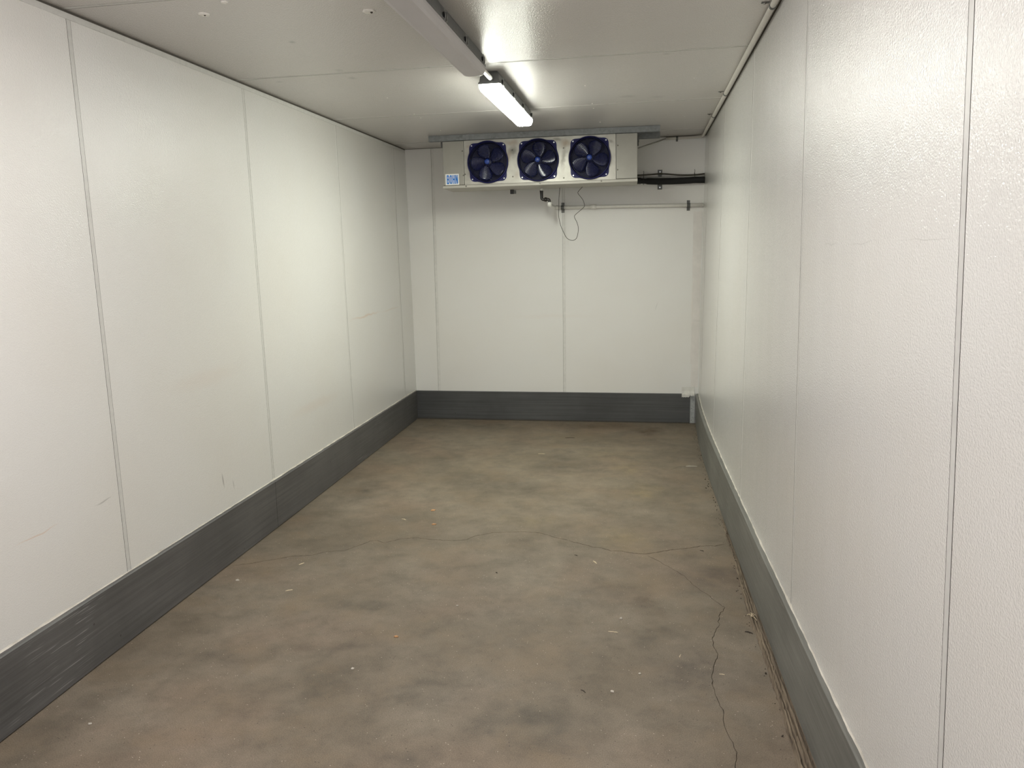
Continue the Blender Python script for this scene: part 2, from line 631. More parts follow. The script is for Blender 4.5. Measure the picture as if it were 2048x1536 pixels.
def panel_wall(name, pts, place, back, rows, mats):
    """pts from seam_profile; place(u, offset, row) and back(u, row) give points"""
    bm = bmesh.new()
    grid = [[bm.verts.new(place(u, o, r)) for r in range(rows)] for u, o, m_ in pts]
    for i in range(len(pts) - 1):
        for r in range(rows - 1):
            f = bm.faces.new((grid[i][r], grid[i + 1][r], grid[i + 1][r + 1], grid[i][r + 1]))
            f.material_index = pts[i][2] if r < rows - 2 or rows == 2 else 1
    # the panel's thickness
    us = [pts[0][0], pts[-1][0]]
    bk = [[bm.verts.new(back(u, r)) for r in (0, rows - 1)] for u in us]
    bm.faces.new((bk[0][0], bk[0][1], bk[1][1], bk[1][0]))
    for e, col in ((0, grid[0]), (1, grid[-1])):
        bm.faces.new([bk[e][0]] + col + [bk[e][1]])
    for r, q in ((0, 0), (rows - 1, 1)):
        bm.faces.new([g[r] for g in grid] + [bk[1][q], bk[0][q]])
    bmesh.ops.recalc_face_normals(bm, faces=bm.faces)
    for f in bm.faces:
        f.smooth = True
    for e in bm.edges:
        if len(e.link_faces) != 2 or e.calc_face_angle(9) > .06:
            e.smooth = False
    return struct(name, bm, mats)


Y1 = YB + .1
LS = [(.15, .0016), (1.38, .002), (2.62, .0024), (3.868, .002), (5.108, .0014), (6.36, .001)]
RS = [(.13, .002), (1.37, .0042), (2.61, .0030), (3.815, .0022), (5.10, .0012), (6.34, .001)]


def zrows(x, y):
    c = zc(x, y)
    return (-.02, c - .009, c + .03)


panel_wall('wall_left', seam_profile(Y0, Y1, LS),
           lambda u, o, r: (xl(u, zrows(0, u)[r]) + o - (.004 if r == 2 else 0), u, zrows(0, u)[r]),
           lambda u, r: (-.16, u, -.02 if r == 0 else zc(0, u) + .03), 3, [M['wall_left'], M['gap'], M['joint']])
panel_wall('wall_right', seam_profile(Y0, Y1, RS),
           lambda u, o, r: (xr(u, zrows(2.43, u)[r]) - o, u, zrows(2.43, u)[r]),
           lambda u, r: (2.68, u, -.02 if r == 0 else zc(2.43, u) + .03), 3, [M['wall_right'], M['gap'], M['joint']])
panel_wall('wall_back', seam_profile(-.1, 2.6, [(.188, .0012), (1.289, .0012)]),
           lambda u, o, r: (u, YB - o, (-.02, zc(u, YB) - .003, zc(u, YB) + .03)[r]),
           lambda u, r: (u, YB + .12, -.02 if r == 0 else zc(u, YB) + .03), 3, [M['wall_back'], M['gap'], M['back_joint']])
CS = [(.14, .002), (1.37, .002), (2.60, .0025), (3.81, .0035), (5.075, .0018), (6.335, .0012)]
skew = lambda x: -.0093 * (x - .0)
panel_wall('ceiling', seam_profile(Y0, Y1, CS),
           lambda u, o, r: ((-.1, 2.62)[r], u + skew((-.1, 2.62)[r]), zc((-.1, 2.62)[r], u) - o),
           lambda u, r: ((-.1, 2.62)[r], u, 2.48), 2, [M['ceiling'], M['gap'], M['joint']])

# ---- floor with real cracks
CR_A = [(.047, 3.32), (.123, 3.36), (.207, 3.421), (.297, 3.477), (.377, 3.499), (.433, 3.552), (.514, 3.576), (.562, 3.657), (.594, 3.718), (.63, 3.729), (.68, 3.699), (.738, 3.764), (.822, 3.795), (.894, 3.775), (.999, 3.773), (1.074, 3.789), (1.112, 3.852), (1.193, 3.913), (1.282, 3.931), (1.346, 3.946), (1.44, 3.935), (1.551, 3.866), (1.657, 3.808), (1.735, 3.762), (1.771, 3.76), (1.814, 3.725), (1.869, 3.731), (1.918, 3.711), (1.977, 3.705), (2.025, 3.73), (2.097, 3.772), (2.194, 3.81), (2.244, 3.843), (2.317, 3.852), (2.368, 3.885)]
CR_B = [(1.986, 3.690), (2.035, 3.629), (2.09, 3.551), (2.157, 3.444), (2.187, 3.361), (2.228, 3.288), (2.267, 3.209), (2.298, 3.156), (2.273, 3.093), (2.259, 3.025), (2.264, 3.0), (2.244, 2.943), (2.225, 2.868), (2.226, 2.81), (2.236, 2.763), (2.22, 2.7), (2.2, 2.596), (2.2, 2.538), (2.203, 2.492), (2.211, 2.443), (2.22, 2.401), (2.215, 2.345), (2.219, 2.292), (2.233, 2.231), (2.239, 2.184), (2.23, 2.136), (2.226, 2.091), (2.216, 2.015), (2.225, 1.9), (2.21, 1.8)]
CR_C = [(2.142, 5.227), (2.194, 5.307), (2.251, 5.339), (2.294, 5.343), (2.354, 5.362)]


def floor_mesh():
    verts, edges, centre = [], [], set()
    for p in ((-1.6, -2.6), (4.2, -2.6), (4.2, Y0), (2.62, Y0), (2.62, YB + .1), (-.12, YB + .1), (-.12, Y0), (-1.6, Y0)):
        verts.append(Vector(p))
    edges += [(i, (i + 1) % 8) for i in range(8)]
    rnd = random.Random(3)
    for path, wmin, wmax in ((CR_A, .0009, .0026), (CR_B, .0006, .0018), (CR_C, .0008, .0016)):
        P = []
        for a, b in zip(path, path[1:]):
            L = sqrt((a[0] - b[0]) ** 2 + (a[1] - b[1]) ** 2)
            n = max(1, int(L / .016))
            for i in range(n):
                t = i / n
                j = .0035 if i else 0
                P.append((a[0] + t * (b[0] - a[0]) + rnd.uniform(-j, j), a[1] + t * (b[1] - a[1]) + rnd.uniform(-j, j)))
        P.append(path[-1])
        N = len(P)
        tip0 = len(verts)
        left, right, mid = [], [], []
        for i, p in enumerate(P):
            a, c = P[max(0, i - 1)], P[min(N - 1, i + 1)]
            d = Vector((c[0] - a[0], c[1] - a[1])).normalized()
            nrm = Vector((-d.y, d.x))
            if i in (0, N - 1):
                verts.append(Vector(p))
                left.append(len(verts) - 1)
                right.append(len(verts) - 1)
                continue
            wl, wr = rnd.uniform(wmin, wmax), rnd.uniform(wmin, wmax)
            if p[0] > 1.62 and p[1] > 3.69 and p[1] < 4:
                wl, wr = wl * 1.5, wr * 1.5
            if rnd.random() < .06:
                wl *= 2
            for lst, s in ((left, wl), (mid, 0), (right, -wr)):
                verts.append(Vector(p) + nrm * s)
                lst.append(len(verts) - 1)
        centre.update(mid)
        for lst in (left, right, mid):
            edges += list(zip(lst, lst[1:]))
    g = .024
    for ix in range(int(2.62 / g)):
        for iy in range(int(6.0 / g)):
            q = Vector((-.05 + (ix + .5 * (iy % 2)) * g, .75 + iy * g))
            if q.y < YB + .05 and q.x < 2.6:
                verts.append(q)
    V, E, F, ov, oe, of = delaunay_2d_cdt(verts, edges, [], 0, 1e-6)
    bm = bmesh.new()
    iscentre = [any(k in centre for k in o) for o in ov]
    bv = [bm.verts.new((v.x, v.y, -.003 if c else 0)) for v, c in zip(V, iscentre)]
    for f in F:
        cx = sum(V[i].x for i in f) / 3
        cy = sum(V[i].y for i in f) / 3
        if cy > Y0 and not -.12 < cx < 2.62:
            continue
        fc = bm.faces.new([bv[i] for i in f])
        if fc.normal.z < 0:
            fc.normal_flip()
        if any(iscentre[i] for i in f):
            fc.material_index = 1
    bmesh.ops.recalc_face_normals(bm, faces=bm.faces)
    lay = bm.verts.layers.float_color.new('slab_tone')
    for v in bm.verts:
        v[lay] = slab_colour(v.co.x, v.co.y) + [1.0]
    up = sum(f.normal.z for f in bm.faces)
    if up < 0:
        bmesh.ops.reverse_faces(bm, faces=bm.faces)
    return bm


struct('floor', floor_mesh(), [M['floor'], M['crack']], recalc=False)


# ---- kick boards
def board(name, f, sgn, thick, ys, z0, z1, mat, lean=0.0):
    """f(y) front face of the board, sgn +1 when the room lies towards +x"""
    bm = bmesh.new()
    ch = .004
    loops = []
    for y in ys:
        x = f(y)
        loops.append([(x, y, z0), (x, y, z1 - ch), (x - sgn * ch, y, z1), (x - sgn * thick, y, z1), (x - sgn * thick, y, z0)])
    add_loft(bm, loops)
    return struct(name, bm, mat)


def ylist(a, b, n):
    return [a + (b - a) * i / n for i in range(n + 1)]


KH = .258
board('baseboard_left', kick_l, 1, .019, ylist(Y0, 3.852, 16), .005, KH, M['kick_left'])
board('baseboard_left', kick_l, 1, .019, ylist(3.8545, 6.6936, 14), .005, KH - .001, M['kick_left'])
board('baseboard_right', kick_r, -1, .020, ylist(Y0, 4.548, 34), .004, KH, M['kick_right'])
board('baseboard_right', kick_r, -1, .020, ylist(4.551, 6.69, 20), .004, KH - .001, M['kick_right'])
bm = bmesh.new()
zt = KH - .006
add_loft(bm, [[(x, 6.694, .012), (x, 6.694, zt - .003), (x, 6.697, zt), (x, 6.7145, zt), (x, 6.7145, .012)] for x in (-.010, 1.2, 2.347)])
add_loft(bm, [[(x, 6.6985, .0006), (x, 6.6985, .0118), (x, 6.7140, .0118), (x, 6.7140, .0006)] for x in (-.006, 2.347)], mi=1)  # recessed dark strip, painted-in shade for the gap under the board
struct('baseboard_back', bm, [M['kick_back'], M['gap']])

# caulk beads on top of the boards
def bead(name, f, ys, zf, mat, sgn, seed):
    rnd = random.Random(seed)
    bm = bmesh.new()
    loops = []
    for y in ys:
        x = f(y)
        h = .006 + rnd.uniform(-.003, .005)
        w = .0035 + rnd.uniform(-.001, .003)
        z = zf
        loops.append([(x, y, z), (x + sgn * w, y, z), (x + sgn * w * .45, y, z + h * .45), (x + sgn * .0006, y, z + h), (x, y, z + h)])
    add_loft(bm, loops)
    return struct(name, bm, mat)


bead('trim_1', lambda y: xl(y, KH) - .001, ylist(.2, 6.69, 150), KH - .0005, M['caulk'], 1, 1)
bead('trim_2', lambda y: xr(y, KH) + .001, ylist(.2, 6.69, 170), KH - .0005, M['caulk'], -1, 2)
# angle trim where the left wall meets the ceiling
bm = bmesh.new()
loops = []
for y in ylist(Y0, 6.70, 30):
    z = zc(0, y)
    a, b2 = xl(y, z - .03), xl(y, z - .006)
    loops.append([(a - .002, y, z - .030), (a + .0022, y, z - .030), (b2 + .0022, y, z - .0095), (b2 - .002, y, z - .0095)])
add_loft(bm, loops)
struct('trim_3', bm, M['joint'])
# strip of flashing down the right-hand end of the back wall, in uneven lengths
bm = bmesh.new()
rnd = random.Random(12)
cuts = [.306, .44, .50, .63, .86, 1.10, 1.20, 1.40, 1.74]
for a, b2 in zip(cuts, cuts[1:]):
    xa = 2.352 + rnd.uniform(-.008, .008)
    t = .0015 + rnd.uniform(0, .002)
    right = lambda z: xr(6.70, z) - .009
    add_loft(bm, [[(xa, 6.7152, a + .001), (xa, 6.7152 - t, a + .001), (right(a), 6.7152 - t, a + .001), (right(a), 6.7152, a + .001)],
                  [(xa, 6.7152, b2 - .0012), (xa, 6.7152 - t, b2 - .0012), (right(b2), 6.7152 - t, b2 - .0012), (right(b2), 6.7152, b2 - .0012)]])
struct('trim_4', bm, M['flashing'])
# worn wooden sill and dirt showing between slab and right-hand board
bm = bmesh.new()
rnd = random.Random(5)
ew = [(.2, .066), (1.5, .058), (2.135, .051), (2.27, .047), (2.43, .042), (2.57, .042), (2.81, .036), (3.0, .040), (3.29, .034), (3.68, .017), (3.98, .016), (4.25, .006)]
ewy, eww = [a for a, _ in ew], [b for _, b in ew]
prof = [0, -.003, .002, .0045, .001, .005, .0035, -.001, .006, .004, .0015]
rows = []
for y in ylist(.2, 4.25, 260):
    k = kick_r(y)
    w = interp(y, ewy, eww) + rnd.uniform(-.003, .003)
    row = []
    for i, h in enumerate(prof):
        u = i / (len(prof) - 1)
        hh = .001 + max(0, h) * .7 + .0035 * pnoise.noise(Vector((i * 1.7, y * 9, 0))) + .002 * pnoise.noise(Vector((i * 2.3, y * 45, 3))) + rnd.uniform(-.0007, .0007)
        row.append(bm.verts.new((k - .002 - w * (1 - u), y, max(.0004, hh) if 0 < i else .0003)))
    rows.append(row)
for a, b2 in zip(rows, rows[1:]):
    for i in range(len(prof) - 1):
        bm.faces.new((a[i], a[i + 1], b2[i + 1], b2[i]))
struct('trim_5', bm, M['sill'])


# ------------------------------------------------------------------ ceiling lights
def plan(hw, y0, y1, z, cut, n=3):
    """outline of a long strip with rounded-off ends"""
    P = []
    sq = cut * .3
    for sx, yy, sy, a0, k in ((1, y0, 1, -90, sq), (1, y1, -1, 0, cut), (-1, y1, -1, 90, cut), (-1, y0, 1, 180, sq)):
        for i in range(n + 1):
            a = radians(a0 + 90 * i / n)
            P.append((sx * (hw - k) + k * cos(a), yy + sy * k + k * sin(a), z))
    return P


def make_light(y_mid, label, lit):
    xm = 1.214
    L = .5925
    t = thing('ceiling_light', label, 'light', (xm, y_mid, zc(xm, y_mid) - .0008), (.006, -.0085, 0), 'linear lights on the ceiling')
    bm = bmesh.new()
    add_loft(bm, [plan(.038, -L + .02, L - .02, 0, .02), plan(.044, -L + .012, L - .012, -.012, .024), plan(.050, -L + .004, L - .004, -.048, .028),
                  plan(.055, -L, L, -.052, .030), plan(.055, -L, L, -.060, .030)])
    obj('housing', bm, M['housing'], t)
    bm = bmesh.new()
    add_loft(bm, [plan(.0530, -L + .002, L - .002, -.0602, .030), plan(.0525, -L + .002, L - .002, -.072, .030), plan(.0470, -L + .007, L - .007, -.086, .028),
                  plan(.041, -L + .013, L - .013, -.0935, .024), plan(.030, -L + .025, L - .025, -.0955, .015)])
    for f in bm.faces:
        f.material_index = 1 if abs(f.calc_center_median().z) < .0835 else 0
    obj('diffuser', bm, lit if lit else [M['lens_off'], M['lens_off']], t)
    for sx in (1, -1):
        for k in range(4):
            yy = -L + .085 + k * (2 * L - .17) / 3
            bm = bmesh.new()
            add_box(bm, (sx * .0515 - .003, yy - .008, -.058), (sx * .0515 + .006 * sx + .003, yy + .008, -.030), 0, .002)
            add_tube(bm, [(sx * .056, yy - .012, -.063), (sx * .0595, yy - .013, -.045), (sx * .0565, yy - .010, -.022), (sx * .0565, yy + .010, -.022),
                          (sx * .0595, yy + .013, -.045), (sx * .056, yy + .012, -.063)], .0013, 6, mi=1)
            obj('latch', bm, [M['clip'], M['wire_clip']], t)
    return t


make_light(3.037, 'unlit grey linear ceiling light, the nearer one, cut off by the top of the picture', None)
make_light(1.526, 'added lit linear ceiling light, out of view, brightening the near walls', [M['added_lens_on'], M['added_lens_edge']])  # unseen extra fixture, added to brighten the near walls
make_light(4.548, 'lit white linear ceiling light, the farther one, in front of the cooling unit', [M['lens_on'], M['lens_edge']])
bm = bmesh.new()
zz = zc(1.24, 3.79) - .036
add_tube(bm, [(1.222, 3.622, zz - .0008), (1.222, 3.74, zz), (1.222, 3.86, zz), (1.222, 3.966, zz + .001)], .011, 14)
tag(obj('conduit_nipple', bm, M['pvc_white']), 'short white pipe joining the unlit ceiling light to the lit one', 'pipe')


# ------------------------------------------------------------------ strut rails
def rail(x0, y0, x1, y1, label):
    d = Vector((x1 - x0, y1 - y0, zc(x1, y1) - zc(x0, y0)))
    L = d.length
    w, h, tk, lip = .041, .041, .0026, .0095
    prof = [(0, 0), (w, 0), (w, -h), (w - lip, -h), (w - lip, -h + .007), (w - lip + tk, -h + .007), (w - lip + tk, -h + tk), (w - tk, -h + tk), (w - tk, -tk),
            (tk, -tk), (tk, -h + tk), (lip - tk, -h + tk), (lip - tk, -h + .007), (lip, -h + .007), (lip, -h), (0, -h)]
    bm = bmesh.new()
    add_prism(bm, prof, lambda p: (0, p[0], p[1]), lambda p: (L, p[0], p[1]))
    t = obj('strut_rail', bm, M['galv'])
    t.location = (x0, y0, zc(x0, y0) - .001)
    t.rotation_euler = (.006, -math.asin(d.z / L), atan2(d.y, d.x))
    tag(t, label, 'rail', 'strut rails on the ceiling')
    for k in range(5):
        bm = bmesh.new()
        xx = .1 + k * (L - .2) / 4
        bmesh.ops.create_cone(bm, cap_ends=True, segments=6, radius1=.008, radius2=.008, depth=.005, matrix=Matrix.Translation((xx, w / 2, -tk - .003)))
        obj('bolt', bm, M['bright_screw'], t)
    return t


rail(.357, 6.012, 2.062, 6.048, 'front galvanised strut rail on the ceiling above the fans')
rail(.360, 6.375, 2.068, 6.411, 'rear galvanised strut rail, its end showing right of the cooling unit')

# ------------------------------------------------------------------ the cooling unit
U = thing('evaporator_unit', 'aluminium cooling unit with three blue fans hung from ceiling rails', 'cooling unit', (.463, 6.030, 1.921), (0, -.0088, .0211))
UL, UD, UH = 1.441, .375, .343
ZS = .0225        # top of the drain pan lip
SX0, SX1 = .160, 1.287
FANS = [.341, .7165, 1.096]
FZ = .182
bm = bmesh.new()
for f in ((((0, .004, ZS)), (0, UD, ZS), (0, UD, UH), (0, .004, UH)), ((UL, .004, ZS), (UL, .004, UH), (UL, UD, UH), (UL, UD, ZS)),
          ((0, UD, ZS), (UL, UD, ZS), (UL, UD, UH), (0, UD, UH)), ((0, .004, UH), (0, UD, UH), (UL, UD, UH), (UL, .004, UH)),
          ((0, .004, ZS), (UL, .004, ZS), (UL, UD, ZS), (0, UD, ZS))):
    bm.faces.new([bm.verts.new(p) for p in f])
bmesh.ops.remove_doubles(bm, verts=bm.verts, dist=1e-5)
obj('cabinet', bm, M['end_panel'], U)
for a, b2 in ((0, SX0 - .002), (SX1 + .002, UL)):
    bm = bmesh.new()
    add_box(bm, (a, -.0015, ZS + .0025), (b2, .012, UH), 0, .0018)
    obj('end_panel', bm, M['end_panel'], U)


def front_panel():
    V, E = [], []
    x0, x1, z0, z1 = SX0 + .001, SX1 - .001, ZS + .001, UH
    for p in ((x0, z0), (x1, z0), (x1, z1), (x0, z1)):
        V.append(Vector(p))
    E += [(0, 1), (1, 2), (2, 3), (3, 0)]
    for cx in FANS:
        b0 = len(V)
        n = 48
        for i in range(n):
            V.append(Vector((cx + .1425 * cos(2 * pi * i / n), FZ + .1425 * sin(2 * pi * i / n))))
        E += [(b0 + i, b0 + (i + 1) % n) for i in range(n)]
    v, e, f, *_ = delaunay_2d_cdt(V, E, [], 0, 1e-6)
    bm = bmesh.new()
    bv = [bm.verts.new((p.x, 0, p.y)) for p in v]
    for t in f:
        cx = sum(v[i].x for i in t) / 3
        cz = sum(v[i].y for i in t) / 3
        if any((cx - q) ** 2 + (cz - FZ) ** 2 < .142 ** 2 for q in FANS):
            continue
        bm.faces.new([bv[i] for i in t])
    ex = bmesh.ops.extrude_face_region(bm, geom=bm.faces[:])
    bmesh.ops.translate(bm, verts=[g for g in ex['geom'] if isinstance(g, bmesh.types.BMVert)], vec=(0, .002, 0))
    return bm


obj('front_panel', front_panel(), M['panel'], U)
# drain pan: folded lip in front, sloping underside
bm = bmesh.new()
add_loft(bm, [[(x, -.004, .003), (x, -.006, ZS - .003), (x, -.004, ZS), (x, .006, ZS), (x, UD - .02, ZS), (x, UD - .015, .001), (x, .03, .001), (x, .004, 0)] for x in (-.008, .001, UL - .001, UL + .001)])
obj('drain_pan', bm, M['pan'], U)
# hanger brackets and the tab under the pan
for xx, yy in ((-.013, .06), (-.013, .28), (UL + .001, .06), (UL + .001, .28)):
    bm = bmesh.new()
    add_box(bm, (xx, yy, UH - .055), (xx + .012, yy + .03, UH - .012), 0, .001)
    add_box(bm, (xx - .002, yy - .002, UH - .018), (xx + .014, yy + .032, UH - .010), 0, .001)
    obj('hanger_bracket', bm, M['bracket'], U)
bm = bmesh.new()
add_box(bm, (.456, .325, -.031), (.482, .365, .001), 0, .001)
add_box(bm, (.483, .327, -.030), (.500, .352, -.004), 1, .001)
obj('clip_bracket', bm, [M['black_fit'], M['bracket']], U)
for xx, zz in ((.149, .270), (.151, .094), (SX1 + .014, .262), (SX1 + .012, .090), (.525, .070), (.906, .260), (.905, .046), (.17, .013), (.728, .013), (1.18, .013), (.525, .262), (.165, .10)):
    bm = bmesh.new()
    bmesh.ops.create_cone(bm, cap_ends=True, segments=8, radius1=.0055, radius2=.004, depth=.004, matrix=Matrix.Translation((xx, -.0035 if zz > .03 else -.008, zz)) @ Matrix.Rotation(pi / 2, 4, 'X'))
    obj('screw', bm, M['screw'], U)

# sticker with its lettering
bm = bmesh.new()
add_box(bm, (.0135, -.0024, .0255), (.117, -.0016, .1065), 0)
LB = obj('name_label', bm, M['label_white'], U)
LB['label'] = 'white sticker with blue capital letters'


def glyph_polys():
    """four heavy condensed capitals on a 1 x 1 grid each: lists of quads"""
    def ring(cx, cz, rx, rz, ix, iz, a0, a1, n=12, p=3.2):
        se = lambda c, r: (abs(c) ** (2 / p)) * r * (1 if c >= 0 else -1)
        q = []
        for i in range(n):
            t0, t1 = radians(a0 + (a1 - a0) * i / n), radians(a0 + (a1 - a0) * (i + 1) / n)
            q.append([(cx + se(cos(t0), rx), cz + se(sin(t0), rz)), (cx + se(cos(t1), rx), cz + se(sin(t1), rz)),
                      (cx + se(cos(t1), ix), cz + se(sin(t1), iz)), (cx + se(cos(t0), ix), cz + se(sin(t0), iz))])
        return q
    box = lambda a, b_, c, d: [(a, b_), (c, b_), (c, d), (a, d)]
    B = [box(0, 0, .36, 1), box(.35, .86, .52, 1), box(.35, .44, .52, .58), box(.35, 0, .52, .14)] + \
        ring(.5, .72, .46, .28, .14, .14, -90, 90) + ring(.5, .29, .5, .29, .16, .15, -90, 90)
    O = ring(.5, .5, .5, .5, .15, .34, 0, 360, 32, 3.0)
    Hh = [box(0, 0, .35, 1), box(.65, 0, 1, 1), box(.34, .42, .66, .60)]
    N = [box(0, 0, .33, 1), box(.67, 0, 1, 1), [(.02, 1), (.37, 1), (.98, 0), (.63, 0)]]
    return [B, O, Hh, N]


bm = bmesh.new()
x = .0235
for g in glyph_polys():
    for q in g:
        add_loft(bm, [[(x + a * .0188, -.0024 + .0002, .0335 + c * .0650) for a, c in q], [(x + a * .0188, -.0029, .0335 + c * .0650) for a, c in q]])
    x += .0222
obj('lettering', bm, M['label_blue'], LB)

# fans
def make_fan(cx):
    bm = bmesh.new()
    n = 96
    def sq(a):
        # rounded square
        hw, r = .139, .036
        best = hw / max(abs(cos(a)), abs(sin(a)))
        ux, uz = abs(cos(a)), abs(sin(a))
        c = hw - r
        # corner circle
        bq = ux * c + uz * c
        disc = bq * bq - (2 * c * c - r * r)
        if disc > 0:
            rc = bq + sqrt(disc)
            if rc * ux > c and rc * uz > c:
                best = rc
        return best
    outer = [max(.1545, sq(2 * pi * i / n)) for i in range(n)]
    for _ in range(2):
        outer = [max(outer[i], .5 * outer[i] + .25 * (outer[i - 1] + outer[(i + 1) % n])) for i in range(n)]
    P = lambda r, y, i: (r * cos(2 * pi * i / n), y, r * sin(2 * pi * i / n))
    loops = [[P(outer[i], -.0006, i) for i in range(n)], [P(outer[i], -.004, i) for i in range(n)],
             [P(.1545, -.0045, i) for i in range(n)], [P(.1535, -.020, i) for i in range(n)], [P(.1515, -.026, i) for i in range(n)],
             [P(.1485, -.027, i) for i in range(n)], [P(.1455, -.023, i) for i in range(n)], [P(.1425, -.008, i) for i in range(n)], [P(.1405, .03, i) for i in range(n)], [P(.1405, .07, i) for i in range(n)]]
    add_loft(bm, loops, False, False, 0, False)
    for f in bm.faces:
        f.smooth = True
        ys = [v.co.y for v in f.verts]
        if min(ys) > -.010:
            f.material_index = 1
        if max(ys) <= -.0005 and min(ys) >= -.0046:
            f.material_index = 0
            f.smooth = False
    back = [bm.verts.new(P(.1408, .069, i)) for i in range(n)]
    bm.faces.new(back).material_index = 1
    F = obj('fan', bm, [M['blue'], M['dark_inside']], U)
    F.location = (cx, 0, FZ)
    # five broad cambered blades
    R0, R1 = .026, .1325
    bm = bmesh.new()
    nr, ns = 14, 12
    gf, gb = [], []
    for i in range(nr + 1):
        u = i / nr
        r = R0 + (R1 - R0) * u
        wdt = radians(42 + 26 * sin(pi * min(1, u * 1.05) ** .8)) * (1 if u < .8 else sqrt(max(.10, 1 - ((u - .8) / .205) ** 2)) * .75 + .25)
        sweep = radians(-16 + 30 * u - 22 * u * u)
        rowf, rowb = [], []
        for k in range(ns + 1):
            s = k / ns
            a = sweep + (s - .5) * wdt
            ch = r * wdt
            # pitch grows from the leading to the trailing edge
            p0, p1 = radians(-6), radians(50 - 14 * u)
            y = sum(math.tan(p0 + (p1 - p0) * (j + .5) / 20) * ch / 20 for j in range(int(20 * s)))
            y = y * .72 + .002
            rowf.append(bm.verts.new((r * cos(a), y, r * sin(a))))
            rowb.append(bm.verts.new((r * cos(a), y + .0022, r * sin(a))))
        gf.append(rowf)
        gb.append(rowb)
    for i in range(nr):
        for k in range(ns):
            for g in (gf, gb):
                f = bm.faces.new((g[i][k], g[i][k + 1], g[i + 1][k + 1], g[i + 1][k]))
                f.smooth = True
    edge = [(gf[i][0], gf[i + 1][0], gb[i + 1][0], gb[i][0]) for i in range(nr)] + [(gf[i][ns], gf[i + 1][ns], gb[i + 1][ns], gb[i][ns]) for i in range(nr)]
    edge += [(gf[j][k], gf[j][k + 1], gb[j][k + 1], gb[j][k]) for j in (0, nr) for k in range(ns)]
    for q in edge:
        bm.faces.new(q)
    b0 = obj('blade', bm, M['blade'], F)
    for j in range(1, 5):
        b1 = b0.copy()
        COL.objects.link(b1)
        b1.parent = F
        b1.rotation_euler = (0, -2 * pi * j / 5, 0)
    bm = bmesh.new()
    lp = []
    for r, y in ((.033, .03), (.033, .004), (.030, -.004), (.020, -.008), (.006, -.009)):
        lp.append([(r * cos(2 * pi * i / 24), y, r * sin(2 * pi * i / 24)) for i in range(24)])
    add_loft(bm, lp, True, True, 0, True)
    obj('motor_hub', bm, M['guard'], F)
    # wire guard
    bm = bmesh.new()
    dome = lambda r: -.027 - .010 * (1 - (r / .147) ** 2)
    for k in range(13):
        r = .028 + k * (.147 - .028) / 12
        add_ring(bm, (0, dome(r), 0), r, .0014, 'y', 56, 5)
    for k in range(10):
        a0 = 2 * pi * k / 10
        pts = []
        for i in range(9):
            r = .018 + (.148 - .018) * i / 8
            a = a0 + .55 * (r / .143) ** 1.4
            pts.append((r * cos(a), dome(r) + .0016, r * sin(a)))
        add_tube(bm, pts, .0013, 5)
    obj('wire_guard', bm, M['guard'], F)
    bm = bmesh.new()
    lp = []
    for r, y in ((.019, -.036), (.0195, -.0405), (.017, -.0435), (.006, -.045)):
        lp.append([(r * cos(2 * pi * i / 20), y, r * sin(2 * pi * i / 20)) for i in range(20)])
    add_loft(bm, lp, True, True, 0, True)
    obj('guard_badge', bm, M['hub'], F)
    for sx in (-1, 1):
        for sz in (-1, 1):
            bm = bmesh.new()
            bmesh.ops.create_cone(bm, cap_ends=True, segments=10, radius1=.0062, radius2=.0045, depth=.004, matrix=Matrix.Translation((sx * .120, -.006, sz * .121)) @ Matrix.Rotation(pi / 2, 4, 'X'))
            obj('screw', bm, M['bright_screw'], F)
    return F


fan0 = make_fan(FANS[0])
for cx, turn in ((FANS[1], -25), (FANS[2], 25)):
    F = copy_tree(fan0, U)
    F.location = (cx, 0, FZ)
    for ch in [k for k in bpy.data.objects if k.parent == F and k.name.startswith('blade')]:
        ch.rotation_euler.y += -radians(turn)
for ch in [k for k in bpy.data.objects if k.name.startswith('blade')]:
    ch.rotation_euler.y += -radians(46)

# ------------------------------------------------------------------ pipes on the back wall
bm = bmesh.new()
add_tube(bm, smooth_pts([(1.80, 6.443, 1.995), (1.81, 6.53, 1.992), (1.84, 6.625, 1.989), (1.91, 6.652, 1.987), (1.94, 6.652, 1.985), (2.02, 6.653, 1.980), (2.077, 6.655, 1.978), (2.194, 6.655, 1.977),
                         (2.30, 6.655, 1.979), (2.345, 6.655, 1.981), (2.39, 6.655, 1.980), (2.4255, 6.655, 1.980)], 6),
         [.025 if not 22 <= i <= 26 else .021 for i in range(66 + 1)], 16)
tag(obj('insulated_pipe', bm, M['black']), 'thick black foam-covered pipe running from cooling unit to right wall', 'pipe')
bm = bmesh.new()
add_tube(bm, smooth_pts([(1.80, 6.443, 2.03), (1.81, 6.53, 2.028), (1.85, 6.65, 2.024), (1.90, 6.672, 2.019), (1.958, 6.672, 2.014), (2.077, 6.672, 2.010), (2.194, 6.672, 2.008), (2.33, 6.672, 2.010), (2.4245, 6.672, 2.012)], 6), .0072, 10)
tag(obj('refrigerant_pipe', bm, M['greypipe']), 'thin grey pipe just above the thick black foam-covered one', 'pipe')
bm = bmesh.new()
add_tube(bm, smooth_pts([(1.79, 6.443, 2.05), (1.80, 6.53, 2.046), (1.84, 6.655, 2.040), (1.903, 6.686, 2.034), (1.998, 6.686, 2.036), (2.096, 6.686, 2.039), (2.233, 6.686, 2.026), (2.349, 6.686, 2.024), (2.4245, 6.686, 2.030)], 6), .0058, 8)
tag(obj('cable', bm, M['olive']), 'olive brown cable humped over the pipes behind the bracket', 'cable')
